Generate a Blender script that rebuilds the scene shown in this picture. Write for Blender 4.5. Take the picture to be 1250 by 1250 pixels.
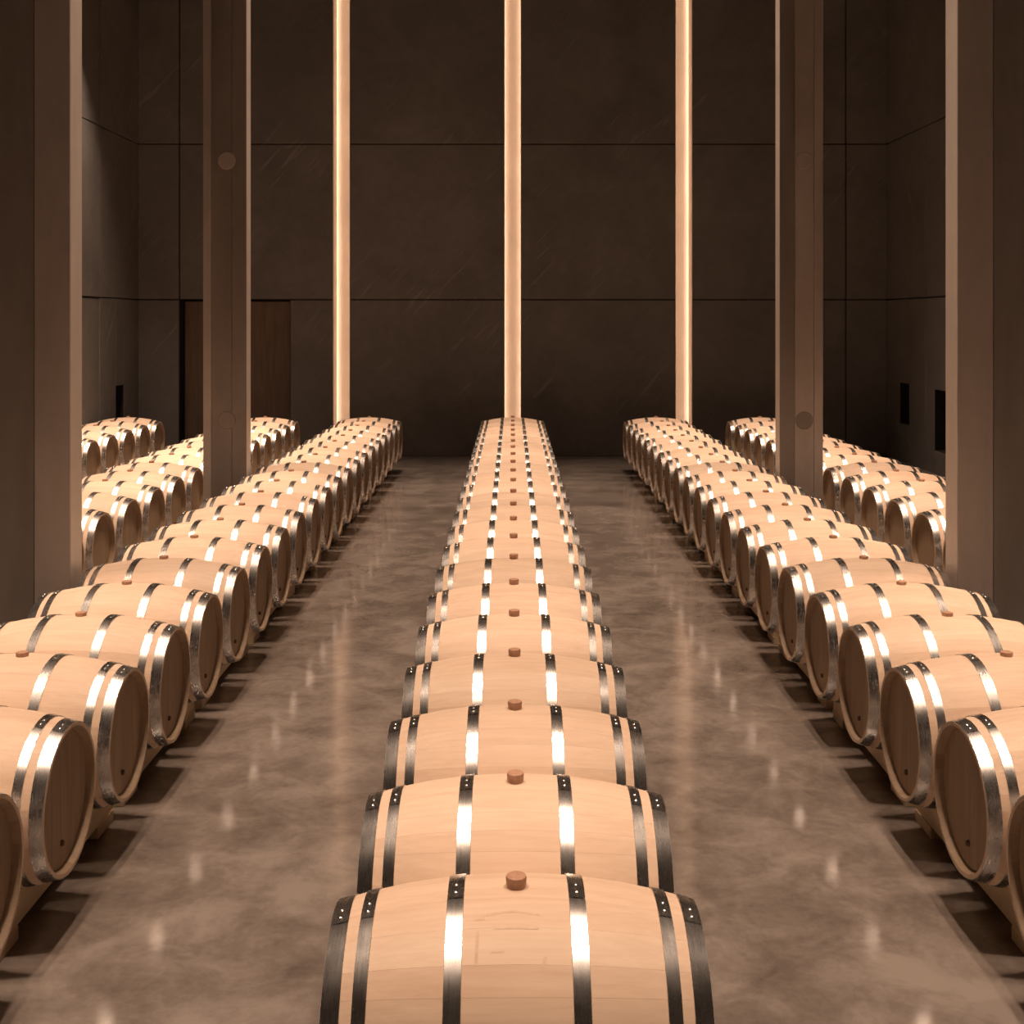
import bpy, bmesh, math, random
from mathutils import Vector, Matrix

random.seed(7)
S = bpy.context.scene
COL = S.collection
for o in list(bpy.data.objects):
    bpy.data.objects.remove(o)
PI = math.pi

# ------------------------------------------------------------------ camera
F_PX, HORIZON, CAM_H = 1470.0, 390.0, 2.33
cam_d = bpy.data.cameras.new('camera')
cam = bpy.data.objects.new('camera', cam_d)
COL.objects.link(cam)
cam.location = (-0.011, 0.0, CAM_H)
cam.rotation_euler = (PI / 2, 0, 0)
cam_d.sensor_width = 36.0
cam_d.sensor_fit = 'HORIZONTAL'
cam_d.lens = F_PX / 1250.0 * 36.0
cam_d.shift_y = (HORIZON - 625.0) / 1250.0
cam_d.clip_end = 100
S.camera = cam

# ------------------------------------------------------------------ world, exposure
w = bpy.data.worlds.new('world')
S.world = w
w.use_nodes = True
w.node_tree.nodes['Background'].inputs[0].default_value = (0.01, 0.007, 0.005, 1)
w.node_tree.nodes['Background'].inputs[1].default_value = 1.0
S.view_settings.view_transform = 'Standard'
S.view_settings.look = 'None'
S.view_settings.gamma = 1.0
S.view_settings.use_curve_mapping = False
S.view_settings.exposure = 0.0

# ------------------------------------------------------------------ dimensions
DW = 20.6            # face of the back wall
XW = 6.40            # face of the side walls
ZC = 8.6             # ceiling
YF = -3.6            # wall behind the camera
PITCH = 0.72         # barrels along a row
Y0 = 4.39 * PITCH    # first barrel of the centre row
RB, RE, HL = 0.345, 0.278, 0.478     # barrel: bilge radius, end radius, half length
ZB = 0.50            # height of the barrel axis
XR1, XR2, XR3 = 2.175, 3.755, 5.84   # row axes
PX0, PX1 = 2.72, 3.16                # pillars between the rows

# ------------------------------------------------------------------ ceiling lamps (narrow downlights over the aisles)
LAMP_COL = (1.0, 0.71, 0.52)
LAMP_W = 635.0
for lx in (1.35, 1.95, 3.93, 4.53, 5.60):
    for sx in (-1, 1):
        for j in range(-4, 5):
            if lx > 5 and (sx > 0 or j < 2):
                continue              # the row along the wall exists on the left, far end only
            ld = bpy.data.lights.new('ceiling_downlight', 'SPOT')
            ld.energy = LAMP_W * (1.0 if lx < 5 else 1.5)
            ld.color = LAMP_COL
            ld.spot_size = math.radians(51 if lx < 5 else 66)
            ld.spot_blend = 1.0
            ld.shadow_soft_size = 0.055
            lo = bpy.data.objects.new('ceiling_downlight', ld)
            lo.location = (sx * lx, 7.48 + 2.46 * j, 7.75)
            COL.objects.link(lo)

# ------------------------------------------------------------------ helpers
def link(name, me, mat=None, parent=None, loc=(0, 0, 0), rot=(0, 0, 0)):
    o = bpy.data.objects.new(name, me)
    COL.objects.link(o)
    if me is not None and mat is not None and len(me.materials) == 0:
        me.materials.append(mat)
    o.location = loc
    o.rotation_euler = rot
    if parent is not None:
        o.parent = parent
    return o

def mesh(name, verts, faces, smooth=False):
    me = bpy.data.meshes.new(name)
    me.from_pydata(verts, [], faces)
    me.update()
    if smooth:
        me.polygons.foreach_set('use_smooth', [True] * len(me.polygons))
    return me

def fix(me):
    bm = bmesh.new(); bm.from_mesh(me)
    bmesh.ops.recalc_face_normals(bm, faces=bm.faces)
    bm.to_mesh(me); bm.free()
    return me

def box_me(name, x0, x1, y0, y1, z0, z1, bev=0.0, seg=1):
    bm = bmesh.new()
    bmesh.ops.create_cube(bm, size=1.0)
    for v in bm.verts:
        v.co = Vector(((x0 + x1) / 2 + v.co.x * (x1 - x0), (y0 + y1) / 2 + v.co.y * (y1 - y0), (z0 + z1) / 2 + v.co.z * (z1 - z0)))
    if bev > 0:
        bmesh.ops.bevel(bm, geom=list(bm.edges), offset=bev, segments=seg, affect='EDGES')
    me = bpy.data.meshes.new(name)
    bm.to_mesh(me); bm.free()
    return me

def struct(name, me, mat, label=None):
    o = link(name, me, mat)
    o['kind'] = 'structure'
    if label:
        o['label'] = label
    return o

def tag(o, label, cat, group=None):
    o['label'] = label
    o['category'] = cat
    if group:
        o['group'] = group
    return o

def empty(name, loc):
    o = bpy.data.objects.new(name, None)
    o.empty_display_size = 0.1
    o.location = loc
    COL.objects.link(o)
    return o

# ------------------------------------------------------------------ materials
class N:
    def __init__(s, name):
        s.m = bpy.data.materials.new(name)
        s.m.use_nodes = True
        s.t = s.m.node_tree
        s.b = s.t.nodes['Principled BSDF']
    def n(s, kind, **kw):
        nd = s.t.nodes.new(kind)
        for k, v in kw.items():
            setattr(nd, k, v)
        return nd
    def l(s, a, b):
        s.t.links.new(a, b)
    def coord(s, scale=(1, 1, 1), rot=(0, 0, 0), out='Object'):
        c = s.n('ShaderNodeTexCoord')
        mp = s.n('ShaderNodeMapping')
        mp.inputs['Scale'].default_value = scale
        mp.inputs['Rotation'].default_value = rot
        s.l(c.outputs[out], mp.inputs['Vector'])
        return mp.outputs['Vector']
    def world_coord(s, scale=(1, 1, 1), rot=(0, 0, 0)):
        g = s.n('ShaderNodeNewGeometry')
        mp = s.n('ShaderNodeMapping')
        mp.inputs['Scale'].default_value = scale
        mp.inputs['Rotation'].default_value = rot
        s.l(g.outputs['Position'], mp.inputs['Vector'])
        return mp.outputs['Vector']
    def noise(s, vec, scale=5, detail=4, rough=0.55, dist=0.0):
        nd = s.n('ShaderNodeTexNoise')
        nd.inputs['Scale'].default_value = scale
        nd.inputs['Detail'].default_value = detail
        nd.inputs['Roughness'].default_value = rough
        nd.inputs['Distortion'].default_value = dist
        s.l(vec, nd.inputs['Vector'])
        return nd.outputs['Fac']
    def ramp(s, fac, stops):
        r = s.n('ShaderNodeValToRGB')
        els = r.color_ramp.elements
        while len(els) < len(stops):
            els.new(0.5)
        for e, (p, c) in zip(els, stops):
            e.position = p
            e.color = c if len(c) == 4 else (*c, 1)
        s.l(fac, r.inputs['Fac'])
        return r.outputs['Color']
    def mix(s, a, b, fac, mode='MIX'):
        m = s.n('ShaderNodeMix', data_type='RGBA', blend_type=mode)
        for sock, v in ((m.inputs[0], fac), (m.inputs[6], a), (m.inputs[7], b)):
            if hasattr(v, 'is_output'):
                s.l(v, sock)
            else:
                sock.default_value = v if not isinstance(v, tuple) or len(v) == 4 else (*v, 1)
        return m.outputs[2]
    def math(s, op, a, b=0.0, clamp=False):
        m = s.n('ShaderNodeMath', operation=op, use_clamp=clamp)
        for sock, v in ((m.inputs[0], a), (m.inputs[1], b)):
            if hasattr(v, 'is_output'):
                s.l(v, sock)
            else:
                sock.default_value = v
        return m.outputs[0]
    def rng(s, v, a, b, c, d):
        m = s.n('ShaderNodeMapRange')
        s.l(v, m.inputs[0])
        for i, x in enumerate((a, b, c, d)):
            m.inputs[1 + i].default_value = x
        return m.outputs[0]
    def bump(s, h, strength=0.2, dist=0.01):
        b = s.n('ShaderNodeBump')
        b.inputs['Strength'].default_value = strength
        b.inputs['Distance'].default_value = dist
        s.l(h, b.inputs['Height'])
        s.l(b.outputs['Normal'], s.b.inputs['Normal'])
    def set(s, **kw):
        for k, v in kw.items():
            sock = s.b.inputs[k.replace('_', ' ')]
            if hasattr(v, 'is_output'):
                s.l(v, sock)
            else:
                sock.default_value = v if not isinstance(v, tuple) or len(v) == 4 else (*v, 1)

def oak_material(name, light, dark, axis='x', rough=0.55):
    q = N(name)
    oi = q.n('ShaderNodeObjectInfo')
    at = q.n('ShaderNodeAttribute', attribute_name='tone')
    off = q.math('MULTIPLY', oi.outputs['Random'], 37.0)
    tc = q.n('ShaderNodeTexCoord')
    add = q.n('ShaderNodeVectorMath', operation='ADD')
    q.l(tc.outputs['Object'], add.inputs[0])
    comb = q.n('ShaderNodeCombineXYZ')
    q.l(off, comb.inputs[0]); q.l(off, comb.inputs[1])
    q.l(comb.outputs[0], add.inputs[1])
    def mp(sc):
        m = q.n('ShaderNodeMapping')
        m.inputs['Scale'].default_value = sc
        q.l(add.outputs[0], m.inputs['Vector'])
        return m.outputs['Vector']
    if axis == 'x':
        long_, fine, broad = (1.2, 14, 14), (3, 90, 90), (1.6, 5, 5)
    elif axis == 'y':
        long_, fine, broad = (14, 1.2, 14), (90, 3, 90), (5, 1.6, 5)
    else:
        long_, fine, broad = (14, 14, 1.2), (90, 90, 3), (5, 5, 1.6)
    g1 = q.noise(mp(long_), 2.0, 5, 0.6, 0.6)
    g2 = q.noise(mp(fine), 1.0, 3, 0.5)
    g3 = q.noise(mp(broad), 1.0, 3, 0.5)
    f = q.math('ADD', q.math('MULTIPLY', g1, 0.45), q.math('MULTIPLY', g2, 0.25))
    f = q.math('ADD', f, q.math('MULTIPLY', g3, 0.35))
    f = q.math('ADD', f, q.math('MULTIPLY', q.math('SUBTRACT', oi.outputs['Random'], 0.5), 0.13))
    f = q.math('ADD', f, at.outputs['Fac'])
    c = q.ramp(f, [(0.30, dark), (0.72, light)])
    q.set(Base_Color=c, Roughness=rough)
    q.b.inputs['Specular IOR Level'].default_value = 0.35
    q.bump(q.math('ADD', q.math('MULTIPLY', g2, 0.6), g1), 0.12, 0.004)
    return q.m

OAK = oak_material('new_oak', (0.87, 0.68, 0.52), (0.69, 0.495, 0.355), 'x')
OAK_SHADED = oak_material('oak_shaded', (0.50, 0.37, 0.255), (0.34, 0.235, 0.15), 'z', 0.6)  # darker than the staves: shade on heads and chime put into the colour
OAK_RACK = oak_material('rack_timber', (0.74, 0.60, 0.41), (0.54, 0.41, 0.27), 'y', 0.65)

q = N('bung_cork')
q.set(Base_Color=q.ramp(q.noise(q.coord(), 60, 3), [(0.3, (0.44, 0.245, 0.155)), (0.7, (0.58, 0.34, 0.225))]), Roughness=0.6)
BUNG = q.m

q = N('dark_plug')
q.set(Base_Color=q.ramp(q.noise(q.coord(), 80, 2), [(0.3, (0.10, 0.05, 0.03)), (0.7, (0.16, 0.085, 0.05))]), Roughness=0.7)
PLUG = q.m

q = N('galvanised_hoop')
v = q.coord()
br = q.noise(q.coord((160, 12, 12)), 1.0, 3, 0.6)
bl = q.noise(v, 14, 4, 0.6)
q.set(Base_Color=q.ramp(bl, [(0.3, (0.56, 0.545, 0.53)), (0.7, (0.66, 0.645, 0.63))]), Metallic=1.0,
      Roughness=q.rng(q.math('ADD', q.math('MULTIPLY', br, 0.5), q.math('MULTIPLY', bl, 0.5)), 0.3, 0.7, 0.245, 0.305))
STEEL = q.m

q = N('polished_concrete')
v = q.world_coord()
n1 = q.noise(v, 0.8, 6, 0.62, 0.5)
n2 = q.noise(v, 3.4, 7, 0.62, 0.45)
n3 = q.noise(q.world_coord((1, 1.0, 1)), 22, 4, 0.6)
f = q.math('ADD', q.math('MULTIPLY', n1, 0.46), q.math('MULTIPLY', n2, 0.48))
f = q.math('ADD', f, q.math('MULTIPLY', n3, 0.12))
c = q.ramp(f, [(0.40, (0.123, 0.101, 0.086)), (0.51, (0.198, 0.167, 0.146)), (0.62, (0.292, 0.251, 0.221))])
q.set(Base_Color=c, Roughness=q.rng(n2, 0.3, 0.7, 0.095, 0.15))
q.b.inputs['IOR'].default_value = 1.6
q.bump(n3, 0.02, 0.003)
FLOOR = q.m

def slate(name, lo, hi, rot, seedoff):
    q = N(name)
    v = q.world_coord()
    n1 = q.noise(v, 0.9, 5, 0.6, 0.5)
    n2 = q.noise(v, 7, 5, 0.65)
    # trowel strokes: thin, long, at a slant
    rv = q.world_coord((1, 1, 1), rot)
    sm = q.n('ShaderNodeMapping')
    sm.inputs['Scale'].default_value = (9, 9, 0.7)
    q.l(rv, sm.inputs['Vector'])
    st = q.noise(sm.outputs['Vector'], 1.6, 3, 0.55, 0.2)
    gate = q.rng(q.noise(v, 0.55, 2), 0.48, 0.62, 0, 1)
    ridge = q.math('MULTIPLY', q.rng(st, 0.60, 0.67, 0, 1), gate)
    f = q.math('ADD', q.math('MULTIPLY', n1, 0.7), q.math('MULTIPLY', n2, 0.3))
    c = q.ramp(f, [(0.32, lo), (0.68, hi)])
    c = q.mix(c, (hi[0] * 1.5, hi[1] * 1.5, hi[2] * 1.5), q.math('MULTIPLY', ridge, 0.45))
    q.set(Base_Color=c, Roughness=0.62)
    q.bump(q.math('ADD', q.math('MULTIPLY', ridge, 1.0), q.math('MULTIPLY', n2, 0.5)), 0.5, 0.012)
    return q.m
WALLB = slate('dark_wall_slab_back', (0.170, 0.159, 0.152), (0.255, 0.242, 0.233), (0, math.radians(-42), 0), 0)
WALLS = slate('dark_wall_slab_side', (0.170, 0.159, 0.152), (0.255, 0.242, 0.233), (math.radians(36), 0, 0), 3)
q = N('joint_black'); q.set(Base_Color=q.ramp(q.noise(q.coord(), 9, 2), [(0.3, (0.018, 0.015, 0.013)), (0.7, (0.028, 0.023, 0.02))]), Roughness=0.9); JOINT = q.m
q = N('ceiling_dark'); q.set(Base_Color=q.ramp(q.noise(q.world_coord(), 1.2, 4), [(0.3, (0.06, 0.052, 0.045)), (0.7, (0.09, 0.078, 0.068))]), Roughness=0.85); CEIL = q.m
q = N('slot_plaster'); q.set(Base_Color=q.ramp(q.noise(q.world_coord(), 1.5, 4), [(0.3, (0.56, 0.47, 0.38)), (0.7, (0.64, 0.54, 0.44))]), Roughness=0.8); PLASTER = q.m
q = N('brown_door'); q.set(Base_Color=q.ramp(q.noise(q.world_coord((8, 8, 1)), 2, 4), [(0.3, (0.17, 0.115, 0.08)), (0.7, (0.24, 0.165, 0.118))]), Roughness=0.5); DOOR = q.m
q = N('led_warm')
q.set(Base_Color=(0.9, 0.8, 0.7), Emission_Color=(1.0, 0.70, 0.52)); q.b.inputs['Emission Strength'].default_value = 14.0
LED = q.m

def concrete(name, lo, hi):
    q = N(name)
    v = q.world_coord()
    n1 = q.noise(q.world_coord((3.2, 3.2, 0.55)), 1.0, 5, 0.6, 0.6)
    n2 = q.noise(v, 9, 5, 0.65)
    f = q.math('ADD', q.math('MULTIPLY', n1, 0.75), q.math('MULTIPLY', n2, 0.25))
    c = q.ramp(f, [(0.32, lo), (0.68, hi)])
    q.set(Base_Color=c, Roughness=q.rng(n1, 0.3, 0.7, 0.45, 0.65))
    q.bump(n2, 0.12, 0.006)
    return q.m
CONC = concrete('pillar_concrete', (0.58, 0.51, 0.45), (0.72, 0.645, 0.575))  # shaft concrete, paled so its colour carries the light on the aisle side
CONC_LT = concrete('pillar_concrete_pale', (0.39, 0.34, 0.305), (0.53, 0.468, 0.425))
CONC_DK = concrete('pillar_concrete_dark', (0.21, 0.18, 0.16), (0.30, 0.26, 0.235))  # darker concrete tone for some face strips and the lower discs

# ------------------------------------------------------------------ setting: floor, ceiling, walls
fl = struct('floor', box_me('floor', -XW - 0.45, XW + 0.45, YF - 0.2, DW + 1.0, -0.2, 0.0), FLOOR, 'grey brown polished concrete floor')
struct('ceiling', box_me('ceiling', -XW - 0.45, XW + 0.45, YF - 0.2, DW + 1.0, ZC, ZC + 0.2), CEIL, 'dark ceiling high above the cellar')
struct('wall_front', box_me('wall_front', -XW - 0.45, XW + 0.45, YF - 0.2, YF, 0, ZC), CEIL, 'dark wall behind the viewer')

ZJ = (0.0, 2.67, 5.33, ZC)
G = 0.010        # half joint
SL = 0.150       # half width of a light slot
SLOTS = (-2.93, 0.0, 2.93)
DX0, DX1 = -5.70, -3.81     # recessed door in the back wall

# core of the back wall, one block between the slots, cavities behind them
wall_back = struct('wall_back', box_me('wall_back', -XW - 0.45, XW + 0.45, DW + 0.66, DW + 0.9, 0, ZC), JOINT, 'dark slab back wall with three lit slots')
edges = [-XW, SLOTS[0] - SL, SLOTS[0] + SL, SLOTS[1] - SL, SLOTS[1] + SL, SLOTS[2] - SL, SLOTS[2] + SL, XW]
for i in range(0, 8, 2):
    a, b = edges[i], edges[i + 1]
    if i == 0:
        link('wall_core', box_me('wall_core', DX1, b, DW + 0.02, DW + 0.40, 0, ZC), JOINT, wall_back)
        link('wall_core', box_me('wall_core', a, DX0, DW + 0.02, DW + 0.40, 0, ZC), JOINT, wall_back)
        link('wall_core', box_me('wall_core', DX0, DX1, DW + 0.02, DW + 0.40, ZJ[1], ZC), JOINT, wall_back)
    else:
        link('wall_core', box_me('wall_core', a, b, DW + 0.02, DW + 0.40, 0, ZC), JOINT, wall_back)
def panel(x0, x1, z0, z1, y=DW, t=0.05, left=True, right=True):
    me = box_me('wall_panel', x0 + (G if left else 0), x1 - (G if right else 0), y, y + t, z0 + (G if z0 > 0 else 0.0), z1 - G, 0.006)
    link('wall_panel', me, WALLB, wall_back)
for r in range(3):
    z0, z1 = ZJ[r], ZJ[r + 1]
    dy = lambda: random.uniform(-0.004, 0.004)
    panel(-XW, DX0, z0, z1, DW - 0.012 + dy(), left=False)
    if r == 0:
        panel(DX1, SLOTS[0] - SL, z0, z1, DW + dy(), right=False)
    else:
        panel(DX0, SLOTS[0] - SL, z0, z1, DW + dy(), right=False)
    panel(SLOTS[0] + SL, SLOTS[1] - SL, z0, z1, DW + dy(), left=False, right=False)
    panel(SLOTS[1] + SL, SLOTS[2] - SL, z0, z1, DW + dy(), left=False, right=False)
    panel(SLOTS[2] + SL, 5.70, z0, z1, DW + dy(), left=False)
    panel(5.70, XW, z0, z1, DW - 0.012 + dy(), right=False)

# light slots: jambs, pale back lining and LED strips hidden behind the jambs
for n_, sx in zip(('left', 'centre', 'right'), SLOTS):
    name = {'left': 'vertical light slot in the back wall, left of the three', 'centre': 'vertical light slot in the back wall behind the centre row',
            'right': 'vertical light slot in the back wall, right of the three'}[n_]
    t = empty('light_slot', (sx, DW, 0))
    tag(t, name, 'light', 'glowing vertical slots in the back wall')
    link('lining', box_me('lining', -0.34, 0.34, 0.62, 0.65, 0.0, ZC - 0.01), PLASTER, t)
    for s in (-1, 1):
        link('jamb', box_me('jamb', min(s * SL, s * (SL - 0.012)), max(s * SL, s * (SL - 0.012)), 0.004, 0.42, 0.0, ZC - 0.01), PLASTER, t)
        link('cavity_side', box_me('cavity_side', min(s * 0.32, s * 0.34), max(s * 0.32, s * 0.34), 0.41, 0.62, 0.0, ZC - 0.01), PLASTER, t)
        link('led_strip', box_me('led_strip', min(s * 0.176, s * 0.196), max(s * 0.176, s * 0.196), 0.555, 0.575, 0.05, ZC - 0.05), LED, t)

# recessed door
d = struct('door_1', box_me('door_1', DX0, DX1, DW + 0.30, DW + 0.36, 0, ZJ[1]), JOINT, 'dark brown double door recessed in the back wall')
mid = (DX0 + DX1) / 2
for a, b in ((DX0 + 0.03, mid - 0.006), (mid + 0.006, DX1 - 0.03)):
    link('door_leaf', box_me('door_leaf', a, b, DW + 0.24, DW + 0.30, 0.01, ZJ[1] - 0.03, 0.004), DOOR, d)
for s in (-1, 1):
    bm = bmesh.new()
    bmesh.ops.create_cone(bm, cap_ends=True, segments=12, radius1=0.012, radius2=0.012, depth=0.5, matrix=Matrix.Translation((mid + s * 0.08, DW + 0.20, 1.1)))
    for zz in (0.9, 1.3):
        bmesh.ops.create_cone(bm, cap_ends=True, segments=8, radius1=0.009, radius2=0.009, depth=0.05,
                              matrix=Matrix.Translation((mid + s * 0.08, DW + 0.22, zz)) @ Matrix.Rotation(PI / 2, 4, 'X'))
    me = bpy.data.meshes.new('door_handle'); bm.to_mesh(me); bm.free()
    link('door_handle', me, STEEL, d)

# side walls: slabs with joints; wall niches left open in the bottom course
def side_wall(name, s, label, niches):
    core = struct(name, box_me(name, s * XW + (0.28 if s > 0 else -0.45), s * XW + (0.45 if s > 0 else -0.28), YF, DW + 0.9, 0, ZC), JOINT, label)
    ys = [DW, 18.66]
    while ys[-1] > YF + 0.3:
        ys.append(max(YF, ys[-1] - 2.94))
    def slab(y0, y1, z0, z1, t):
        x0, x1 = s * (XW - t), s * (XW + 0.285)
        me = box_me('wall_panel', min(x0, x1), max(x0, x1), y0, y1, z0, z1, 0.005)
        link('wall_panel', me, WALLS, core)
    for i in range(len(ys) - 1):
        for r in range(3):
            ya, yb, za, zb = ys[i + 1] + G * 0.7, ys[i] - (G * 0.7 if i else 0), ZJ[r] + (G if r else 0), ZJ[r + 1] - G
            t = random.uniform(-0.004, 0.006)
            ns = [n for n in niches if r == 0 and ya < n[0] and n[1] < yb]
            if ns:
                y0, y1, z0, z1 = ns[0]
                slab(ya, y0, za, zb, t); slab(y1, yb, za, zb, t)
                slab(y0, y1, za, z0, t); slab(y0, y1, z1, zb, t)
                bm = bmesh.new()          # added black plates, back and four sides, painting the niche's inner shade
                def plate(a0, a1, b0, b1, c0, c1):
                    g_ = bmesh.ops.create_cube(bm, size=1.0)['verts']
                    for v in g_:
                        v.co = Vector(((a0 + a1) / 2 + v.co.x * (a1 - a0), (b0 + b1) / 2 + v.co.y * (b1 - b0), (c0 + c1) / 2 + v.co.z * (c1 - c0)))
                xa, xb = sorted((s * (XW + 0.004), s * (XW + 0.275)))
                xc, xd = sorted((s * (XW + 0.265), s * (XW + 0.279)))
                plate(xc, xd, y0, y1, z0, z1)
                plate(xa, xb, y0, y0 + 0.008, z0, z1); plate(xa, xb, y1 - 0.008, y1, z0, z1)
                plate(xa, xb, y0, y1, z0, z0 + 0.008); plate(xa, xb, y0, y1, z1 - 0.008, z1)
                me = bpy.data.meshes.new('niche_shade'); bm.to_mesh(me); bm.free()
                link('niche_shade', me, JOINT, core)
            else:
                slab(ya, yb, za, zb, t)
    return core
side_wall('wall_left', -1, 'dark slab side wall on the left with a small black niche', [(19.42, 19.82, 0.60, 1.26)])
side_wall('wall_right', 1, 'dark slab side wall on the right with two black niches', [(19.44, 19.90, 0.62, 1.29), (17.72, 18.27, 0.34, 1.27)])

# ------------------------------------------------------------------ pillars
def pillar(s, y0, far, label):
    dep = 0.21
    xc = s * (PX0 + PX1) / 2
    hw = (PX1 - PX0) / 2
    t = empty('pillar', (xc, y0 + dep / 2, 0))
    tag(t, label, 'pillar', 'concrete pillars between the barrel rows')
    link('shaft', box_me('shaft', -hw, hw, -dep / 2 + 0.012, dep / 2, 0, ZC, 0.006), CONC, t)
    # board-marked strips on the face towards the viewer, each in its own tone
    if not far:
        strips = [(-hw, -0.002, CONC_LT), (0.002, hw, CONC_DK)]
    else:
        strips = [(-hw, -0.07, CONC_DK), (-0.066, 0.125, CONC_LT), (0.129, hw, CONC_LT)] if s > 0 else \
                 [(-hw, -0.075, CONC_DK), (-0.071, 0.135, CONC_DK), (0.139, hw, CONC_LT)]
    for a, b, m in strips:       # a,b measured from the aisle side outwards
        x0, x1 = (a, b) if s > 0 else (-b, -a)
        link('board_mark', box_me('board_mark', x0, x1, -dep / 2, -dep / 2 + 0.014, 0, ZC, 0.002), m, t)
    if far:
        for z in (1.30, 3.95):
            bm = bmesh.new()
            bmesh.ops.create_cone(bm, cap_ends=True, segments=32, radius1=0.092, radius2=0.086, depth=0.008,
                                  matrix=Matrix.Translation(((-s * 0.02 if s < 0 else 0.03), -dep / 2 - 0.003, z)) @ Matrix.Rotation(PI / 2, 4, 'X'))
            me = bpy.data.meshes.new('cover_disc'); bm.to_mesh(me); bm.free()
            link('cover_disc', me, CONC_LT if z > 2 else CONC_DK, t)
pillar(-1, 7.38, False, 'large near concrete pillar at the left edge')
pillar(1, 7.38, False, 'large near concrete pillar at the right edge')
pillar(-1, 12.28, True, 'farther concrete pillar with round disc, left of the centre row')
pillar(1, 12.28, True, 'farther concrete pillar with round disc, right of the centre row')

# ------------------------------------------------------------------ barrel meshes (axis along X, centre at the origin)
def prof(x):
    return RB - (RB - RE) * (abs(x) / HL) ** 2.0

NST = 26
XS = [-HL, -0.40, -0.29, -0.16, 0.0, 0.16, 0.29, 0.40, HL]
DA = 2 * PI / NST
TH = 0.027
RH = RE - 0.024      # head radius
def ang_pt(x, r, a):
    return (x, -r * math.sin(a), r * math.cos(a))     # a=0 top, positive towards the viewer (-Y)

def stave_geo(a0, a1, segs, lower=0.0003):
    """one stave: rounded outer face, sides, end grain, hollowed inner face; outer vertices kept apart so the outer face shades round"""
    V, Fc, Nn = [], [], []
    def add(p, n):
        V.append(p); Nn.append(n); return len(V) - 1
    g = 0.0005
    angs = [a0 + g + (a1 - a0 - 2 * g) * i / segs for i in range(segs + 1)]
    am = (a0 + a1) / 2
    rows = []
    for x in XS:
        row = []
        for i, a in enumerate(angs):
            r = prof(x) - (lower if i in (0, segs) else 0)
            dr = -2 * (RB - RE) * x / HL ** 2
            aa = am + (a - am) * 0.75
            n = Vector((-dr, -math.sin(aa), math.cos(aa))).normalized()
            row.append(add(ang_pt(x, r, a), n))
        rows.append(row)
    for j in range(len(XS) - 1):
        for i in range(segs):
            Fc.append((rows[j][i], rows[j][i + 1], rows[j + 1][i + 1], rows[j + 1][i]))
    # sides
    for a, sg in ((angs[0], -1), (angs[-1], 1)):
        n = Vector((0, -math.cos(a), -math.sin(a))) * sg
        o = [add(ang_pt(x, prof(x) - lower, a), n) for x in XS]
        ii = [add(ang_pt(x, RE - 0.013 if abs(x) > HL - 0.01 else RE - 0.024, a), n) for x in XS]
        for j in range(len(XS) - 1):
            f = (o[j], o[j + 1], ii[j + 1], ii[j])
            Fc.append(f if sg > 0 else f[::-1])
    # end grain + inner chime bevel
    for sg in (-1, 1):
        xe = sg * HL
        n = Vector((sg, 0, 0))
        o = [add(ang_pt(xe, RE - (lower if i in (0, segs) else 0), a), n) for i, a in enumerate(angs)]
        c = [add(ang_pt(xe, RE - 0.013, a), n) for a in angs]
        nb = [Vector((sg * 0.25, math.sin(a), -math.cos(a))).normalized() for a in angs]
        c2 = [add(ang_pt(xe, RE - 0.013, a), m) for a, m in zip(angs, nb)]
        xi = sg * (HL - 0.046)
        d_ = [add(ang_pt(xi, RE - 0.024, a), m) for a, m in zip(angs, nb)]
        for i in range(segs):
            f = (o[i], o[i + 1], c[i + 1], c[i])
            f2 = (c2[i], c2[i + 1], d_[i + 1], d_[i])
            Fc.append(f if sg < 0 else f[::-1]); Fc.append(f2 if sg < 0 else f2[::-1])
    return V, Fc, Nn

def finish(name, V, Fc, Nn, tone=None):
    me = mesh(name, V, Fc, True)
    # make face windings agree with the intended normals
    flip = []
    for p in me.polygons:
        want = sum((Vector(Nn[i]) for i in p.vertices), Vector())
        if p.normal.dot(want) < 0:
            flip.append(p.index)
    if flip:
        Fc = [tuple(reversed(f)) if i in set(flip) else f for i, f in enumerate(Fc)] if len(flip) < 50 else [tuple(reversed(f)) if fl else f for f, fl in zip(Fc, [i in fs for fs in [set(flip)] for i in range(len(Fc))])]
        bpy.data.meshes.remove(me)
        me = mesh(name, V, Fc, True)
    if tone is not None:
        at = me.attributes.new('tone', 'FLOAT', 'POINT')
        at.data.foreach_set('value', tone)
    me.normals_split_custom_set_from_vertices([tuple(n) for n in Nn])
    return me

# stave meshes: a few widths would change the joints from barrel to barrel, so cut three different sets
def cut_angles(seed):
    rr = random.Random(seed)
    ws = [rr.uniform(0.75, 1.25) for _ in range(NST)]
    ws[0] = 1.35
    t = sum(ws)
    a = -ws[0] / t * PI            # top stave centred on the bung
    out = []
    for w_ in ws:
        out.append((a, a + w_ / t * 2 * PI)); a += w_ / t * 2 * PI
    return out
STAVE_SETS = []
for sd in (1, 2, 3):
    STAVE_SETS.append([finish('stave', *stave_geo(a, b, 3)) for a, b in cut_angles(sd)])
BODIES = []
for sd in (4, 5, 6):
    rr = random.Random(sd)
    V, Fc, Nn, T = [], [], [], []
    for a, b in cut_angles(sd):
        v_, f_, n_ = stave_geo(a, b, 2)
        o = len(V)
        V += v_; Nn += n_
        Fc += [tuple(i + o for i in f) for f in f_]
        T += [rr.uniform(-0.09, 0.09)] * len(v_)
    BODIES.append(finish('body', V, Fc, Nn, T))

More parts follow.
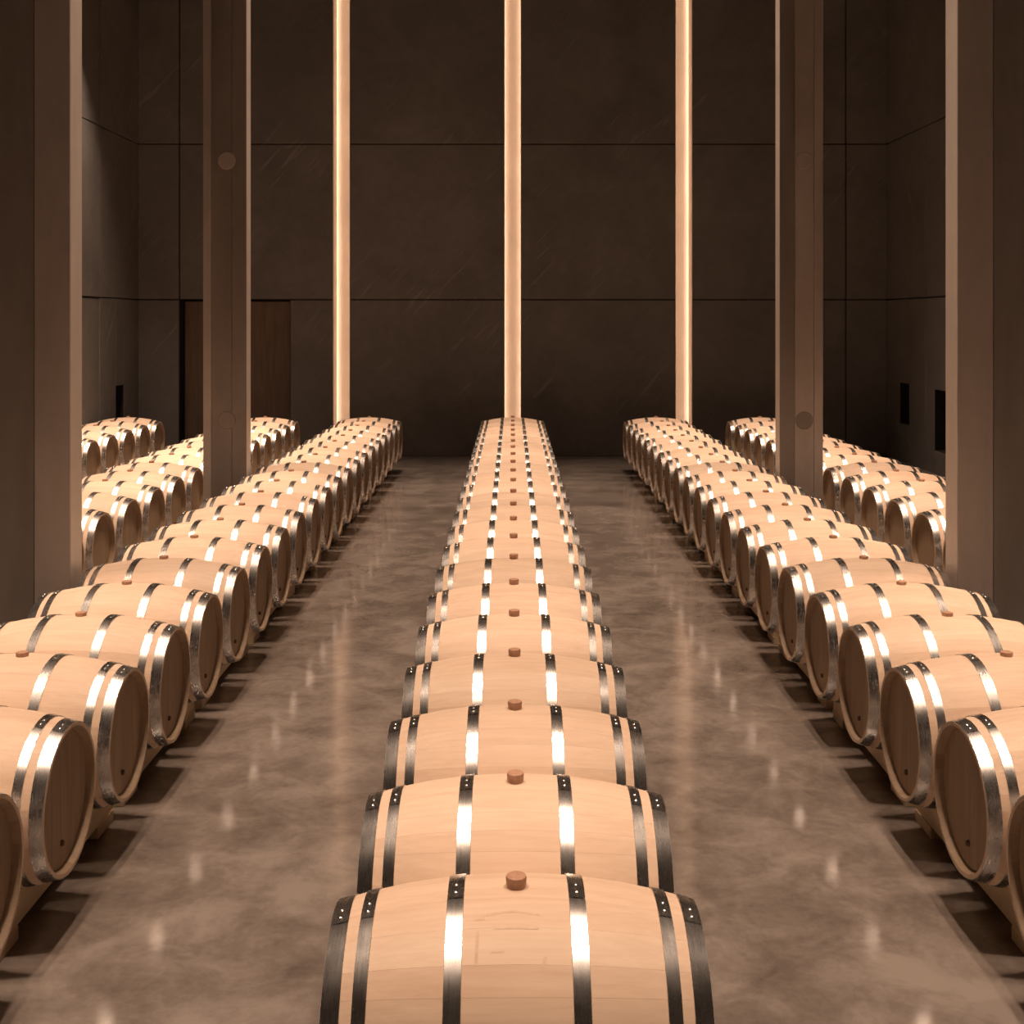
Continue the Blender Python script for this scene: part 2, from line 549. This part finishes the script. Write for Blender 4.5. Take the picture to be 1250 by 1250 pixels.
def hoop_mesh(xc, wd, sg, rivet_a):
    """steel band following the barrel's slope, with rolled edge, lap end and two rivets"""
    bm = bmesh.new()
    n = 64
    x0, x1 = xc - wd / 2, xc + wd / 2
    secs = [(x0, 0.0003), (x0, 0.0024), (x1, 0.0024), (x1, 0.0003)]
    rings = []
    for x, d_ in secs:
        # band is straight across: take the cone between its edges
        tt = (x - x0) / (x1 - x0)
        r = prof(x0) * (1 - tt) + prof(x1) * tt + 0.0006 + d_
        rings.append([bm.verts.new(ang_pt(sg * x, r, 2 * PI * i / n)) for i in range(n)])
    for j in range(len(secs) - 1):
        for i in range(n):
            f = bm.faces.new((rings[j][i], rings[j][(i + 1) % n], rings[j + 1][(i + 1) % n], rings[j + 1][i]))
            f.smooth = True
    # lap
    for a_lap in (rivet_a - 0.13,):
        pts = []
        for a in (a_lap, a_lap + 0.10, a_lap + 0.26):
            for x, k in ((x0 + 0.002, 0), (x1 - 0.002, 1)):
                tt = (x - x0) / (x1 - x0)
                r = prof(x0) * (1 - tt) + prof(x1) * tt + 0.0046
                pts.append(bm.verts.new(ang_pt(sg * x, r, a)))
        bm.faces.new((pts[0], pts[1], pts[3], pts[2])); bm.faces.new((pts[2], pts[3], pts[5], pts[4]))
    rm = prof(xc) + 0.004
    for da in (-0.055, 0.055):
        c = Vector(ang_pt(sg * xc, rm, rivet_a + da))
        nrm = Vector((0, c.y, c.z)).normalized()
        mt = Matrix.Translation(c) @ nrm.to_track_quat('Z', 'Y').to_matrix().to_4x4() @ Matrix.Diagonal((1, 1, 0.55, 1))
        r_ = bmesh.ops.create_uvsphere(bm, u_segments=8, v_segments=5, radius=0.0065, matrix=mt)
        for v in r_['verts']:
            for f in v.link_faces:
                f.smooth = True
    bmesh.ops.recalc_face_normals(bm, faces=bm.faces)
    me = bpy.data.meshes.new('hoop')
    bm.to_mesh(me); bm.free()
    me.set_sharp_from_angle(angle=math.radians(35))
    me.materials.append(STEEL)
    return me
HOOPS = []
for xc, wd, ra in ((0.157, 0.042, 0.02), (0.383, 0.034, 0.10), (0.4543, 0.046, 0.10)):
    for sg in (-1, 1):
        HOOPS.append(hoop_mesh(xc, wd, sg, ra))

def head_mesh(sg):
    """far heads: one disc with shallow joints between its boards"""
    bm = bmesh.new()
    xf = sg * (HL - 0.038)
    n = 40
    ring = [bm.verts.new((xf, RH * math.cos(2 * PI * i / n), RH * math.sin(2 * PI * i / n))) for i in range(n)]
    bk = [bm.verts.new((xf - sg * 0.02, RH * math.cos(2 * PI * i / n), RH * math.sin(2 * PI * i / n))) for i in range(n)]
    bm.faces.new(ring); bm.faces.new(bk)
    for i in range(n):
        bm.faces.new((ring[i], ring[(i + 1) % n], bk[(i + 1) % n], bk[i]))
    bmesh.ops.recalc_face_normals(bm, faces=bm.faces)
    me = bpy.data.meshes.new('head'); bm.to_mesh(me); bm.free()
    me.materials.append(OAK_SHADED)
    return me
HEADS = {sg: head_mesh(sg) for sg in (-1, 1)}

def board_meshes(sg):
    out = []
    cuts = [-RH, -0.185, -0.108, -0.022, 0.062, 0.128, 0.195, RH]
    for a, b in zip(cuts[:-1], cuts[1:]):
        a2, b2 = a + 0.0008, b - 0.0008
        pts = []
        m = 6
        ys = [a2 + (b2 - a2) * i / m for i in range(m + 1)]
        rr = RH - 0.001
        top = [(y, math.sqrt(max(0, rr * rr - y * y))) for y in ys]
        poly = top + [(y, -z) for y, z in reversed(top)]
        clean = []
        for p in poly:
            if not clean or (Vector(p) - Vector(clean[-1])).length > 1e-5:
                clean.append(p)
        if (Vector(clean[0]) - Vector(clean[-1])).length < 1e-5:
            clean.pop()
        bm = bmesh.new()
        f0 = bm.faces.new([bm.verts.new((sg * (HL - 0.038), y, z)) for y, z in clean])
        r = bmesh.ops.extrude_face_region(bm, geom=[f0])
        for v in r['geom']:
            if isinstance(v, bmesh.types.BMVert):
                v.co.x += sg * 0.006
        bmesh.ops.recalc_face_normals(bm, faces=bm.faces)
        me = bpy.data.meshes.new('head_board'); bm.to_mesh(me); bm.free()
        me.materials.append(OAK_SHADED)
        out.append(me)
    return out
BOARDS = {sg: board_meshes(sg) for sg in (-1, 1)}

def lathe_z(name, pr, n=20):
    V, Fc = [], []
    for r, z in pr:
        for i in range(n):
            V.append((r * math.cos(2 * PI * i / n), r * math.sin(2 * PI * i / n), z))
    for j in range(len(pr) - 1):
        for i in range(n):
            Fc.append((j * n + i, j * n + (i + 1) % n, (j + 1) * n + (i + 1) % n, (j + 1) * n + i))
    Fc.append(tuple(range((len(pr) - 1) * n, len(pr) * n)))
    me = mesh(name, V, Fc, True)
    me.set_sharp_from_angle(angle=math.radians(40))
    return me
BUNG_ME = lathe_z('bung', [(0.0255, RB - 0.004), (0.0275, RB + 0.023), (0.0262, RB + 0.0265), (0.022, RB + 0.028)])
PLUG_ME = {}
for sg in (-1, 1):
    bm = bmesh.new()
    bmesh.ops.create_cone(bm, cap_ends=True, segments=12, radius1=0.013, radius2=0.010, depth=0.014,
                          matrix=Matrix.Translation((sg * (HL - 0.029), -0.015, -0.165)) @ Matrix.Rotation(sg * PI / 2, 4, 'Y'))
    me = bpy.data.meshes.new('tap_plug'); bm.to_mesh(me); bm.free()
    me.materials.append(PLUG)
    PLUG_ME[sg] = me
for me in [m for st in STAVE_SETS for m in st] + BODIES:
    me.materials.append(OAK)
    me.materials.append(OAK_SHADED)
    for p in me.polygons:         # inner bevel of the chime, its shade put into the darker oak
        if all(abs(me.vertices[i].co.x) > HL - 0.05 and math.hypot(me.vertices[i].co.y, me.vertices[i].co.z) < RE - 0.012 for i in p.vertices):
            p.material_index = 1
BUNG_ME.materials.append(BUNG)

ORD = ['first', 'second', 'third', 'fourth', 'fifth', 'sixth', 'seventh', 'eighth', 'ninth', 'tenth', 'eleventh', 'twelfth', 'thirteenth']
def barrel(x, k, label, group, near, heads_in_view):
    y = Y0 + k * PITCH
    t = empty('oak_barrel', (x, y, ZB))
    t.rotation_euler = (random.uniform(-0.02, 0.02), 0, random.uniform(-0.006, 0.006))
    tag(t, label, 'barrel', group)
    if near:
        for me in STAVE_SETS[k % 3]:
            link('stave', me, None, t)
    else:
        link('body', BODIES[k % 3], None, t)
    for me in HOOPS:
        link('hoop', me, None, t)
    for sg in (-1, 1):
        h = link('head', HEADS[sg], None, t)
        if sg in heads_in_view:
            if near:
                for me in BOARDS[sg]:
                    link('head_board', me, None, h)
            link('tap_plug', PLUG_ME[sg], None, h)
    link('bung', BUNG_ME, None, t, (0, 0, 0 if x == 0 else -0.011))
    return t

# ------------------------------------------------------------------ racks (each carries two barrels)
RX = 0.27            # rails left and right of the barrel's middle
def rail_mesh():
    """long rail with two round saddles and chamfered ends; section in YZ, 70 mm thick"""
    half, zb, zt = 0.645, 0.055, 0.262
    rad = prof(RX - 0.035) + 0.003
    pts = [(-half, zb), (half, zb), (half, 0.185), (half - 0.03, 0.215)]
    top = []
    for c in (PITCH / 2, -PITCH / 2):
        y_hi = min(c + 0.215, half - 0.03)
        for i in range(13):
            y = y_hi + (c - 0.215 - y_hi) * i / 12
            dy_ = y - c
            z = ZB - math.sqrt(max(0, rad * rad - dy_ * dy_))
            top.append((y, min(z, zt)))
    pts += top + [(-half + 0.03, 0.215), (-half, 0.185)]
    bm = bmesh.new()
    f0 = bm.faces.new([bm.verts.new((-0.035, y, z)) for y, z in pts])
    r = bmesh.ops.extrude_face_region(bm, geom=[f0])
    for v in r['geom']:
        if isinstance(v, bmesh.types.BMVert):
            v.co.x += 0.07
    bmesh.ops.recalc_face_normals(bm, faces=bm.faces)
    me = bpy.data.meshes.new('rail'); bm.to_mesh(me); bm.free()
    me.materials.append(OAK_RACK)
    return me
RAIL = rail_mesh()
FOOT = box_me('foot', -0.04, 0.04, -0.105, 0.105, 0.0, 0.055, 0.003)
FOOT.materials.append(OAK_RACK)
CROSS = box_me('crossbar', -RX + 0.035, RX - 0.035, -0.045, 0.045, 0.065, 0.125, 0.003)
CROSS.materials.append(OAK_RACK)
def rack(x, k, label, group):
    t = empty('barrel_rack', (x, Y0 + (k + 0.5) * PITCH, 0))
    tag(t, label, 'rack', group)
    for s in (-1, 1):
        rl = link('rail', RAIL, None, t, (s * RX, 0, 0))
        for e in (-1, 1):
            link('foot', FOOT, None, t, (s * RX, e * 0.54, 0))
    for e in (-1, 1):
        link('crossbar', CROSS, None, t, (0, e * 0.585, 0))

# ------------------------------------------------------------------ rows
LAST = 21
rows = [   # x, first barrel, first rack, heads seen, words, group
    (0.0, 0, 0, (), 'centre row', 'barrels of the centre row'),
    (-XR1, 1, 0, (1,), 'inner left row', 'barrels of the inner left row'),
    (XR1, 1, 0, (-1,), 'inner right row', 'barrels of the inner right row'),
    (-XR2, 8, 8, (1,), 'second left row behind the pillars', 'barrels of the second left row'),
    (XR2, 8, 8, (-1,), 'second right row behind the pillars', 'barrels of the second right row'),
    (-XR3, 16, 16, (1,), 'row along the left wall', 'barrels of the row along the left wall'),
]
for x, k0, r0, hv, words, grp in rows:
    hid = 1 if k0 >= 8 else 0        # the front barrel of the outer rows stands behind a near pillar
    n = LAST - k0 + 1 - hid
    for k in range(k0, LAST + 1):
        i = k - k0 - hid
        back = LAST - k
        if i == 0:
            pos = 'frontmost in view'
        elif back == 0:
            pos = 'rearmost'
        elif i < n / 2:
            pos = ORD[i] + ' from the front'
        else:
            pos = ORD[back] + ' from the back wall'
        lab = 'pale oak barrel, %s in the %s' % (pos, words)
        if i < 0:
            lab = 'oak barrel hidden by the near pillar, front end of the %s' % words.replace(' behind the pillars', '')
        if x == 0 and k < 2:
            lab = ('nearest pale oak barrel of the centre row, cut off by the lower edge' if k == 0
                   else 'second nearest pale oak barrel of the centre row, pink bung on top')
        barrel(x, k, lab, grp, abs(x) < 3 and k <= 11, hv)
    for k in range(r0, LAST, 2):
        i = (k - r0) // 2
        back = (LAST - 1 - k) // 2
        nr = (LAST + 1 - r0) // 2
        pos = 'frontmost' if i == 0 else 'rearmost' if back == 0 else (ORD[i] + ' from the front' if i < nr / 2 else ORD[back] + ' from the back wall')
        rack(x, k, 'low timber barrel rack, %s in the %s' % (pos, words.replace(' behind the pillars', '')), 'racks ' + grp.replace('barrels of', 'under'))

# ------------------------------------------------------------------ faint branded outline on the nearest barrel
q = N('branded_oak')
q.set(Base_Color=q.ramp(q.noise(q.coord(), 40, 3), [(0.35, (0.66, 0.46, 0.32)), (0.65, (0.76, 0.56, 0.41))]), Roughness=0.6)
def lprof(x):                     # the staves are straight between their stations
    for x0, x1 in zip(XS[:-1], XS[1:]):
        if x0 <= x <= x1:
            return prof(x0) + (prof(x1) - prof(x0)) * (x - x0) / (x1 - x0)
def brand(owner):
    bm = bmesh.new()
    def stroke(pts, wd):
        pr = []
        for i, (x, a) in enumerate(pts):
            nx = pts[min(i + 1, len(pts) - 1)]; pv = pts[max(i - 1, 0)]
            d_ = Vector((nx[0] - pv[0], (nx[1] - pv[1]) * RB)).normalized()
            n_ = Vector((-d_.y, d_.x)) * wd / 2
            row = []
            for sg in (-1, 1):
                xx, aa = x + sg * n_.x, a + sg * n_.y / RB
                row.append(bm.verts.new(ang_pt(xx, lprof(xx) + 0.0002, aa)))
            pr.append(row)
        for r0_, r1_ in zip(pr[:-1], pr[1:]):
            f = bm.faces.new((r0_[0], r0_[1], r1_[1], r1_[0]))
            f.normal_update()
            c = f.calc_center_median()
            if f.normal.dot(Vector((0, c.y, c.z))) < 0:
                f.normal_flip()
    lin = lambda x0, a0, x1, a1, n=8: [(x0 + (x1 - x0) * i / n, a0 + (a1 - a0) * i / n) for i in range(n + 1)]
    arc = lambda x0, x1, a, h, n=10: [(x0 + (x1 - x0) * i / n, a - h * math.sin(PI * i / n)) for i in range(n + 1)]
    stroke(arc(-0.085, 0.058, 0.335, 0.03), 0.007)
    stroke(lin(-0.105, 0.365, -0.080, 0.365), 0.006)
    stroke(lin(-0.058, 0.445, 0.055, 0.450), 0.006)
    stroke(lin(-0.098, 0.47, -0.100, 0.72), 0.008)
    stroke(lin(0.070, 0.66, 0.062, 0.74), 0.008)
    stroke(lin(-0.065, 0.63, -0.030, 0.625), 0.005)
    me = bpy.data.meshes.new('brand_mark'); bm.to_mesh(me); bm.free()
    o = link('brand_mark', me, q.m, owner)
    o['label'] = 'faint branded outline on the staves'
    o['kind'] = 'stuff'
brand(bpy.data.objects['oak_barrel'])
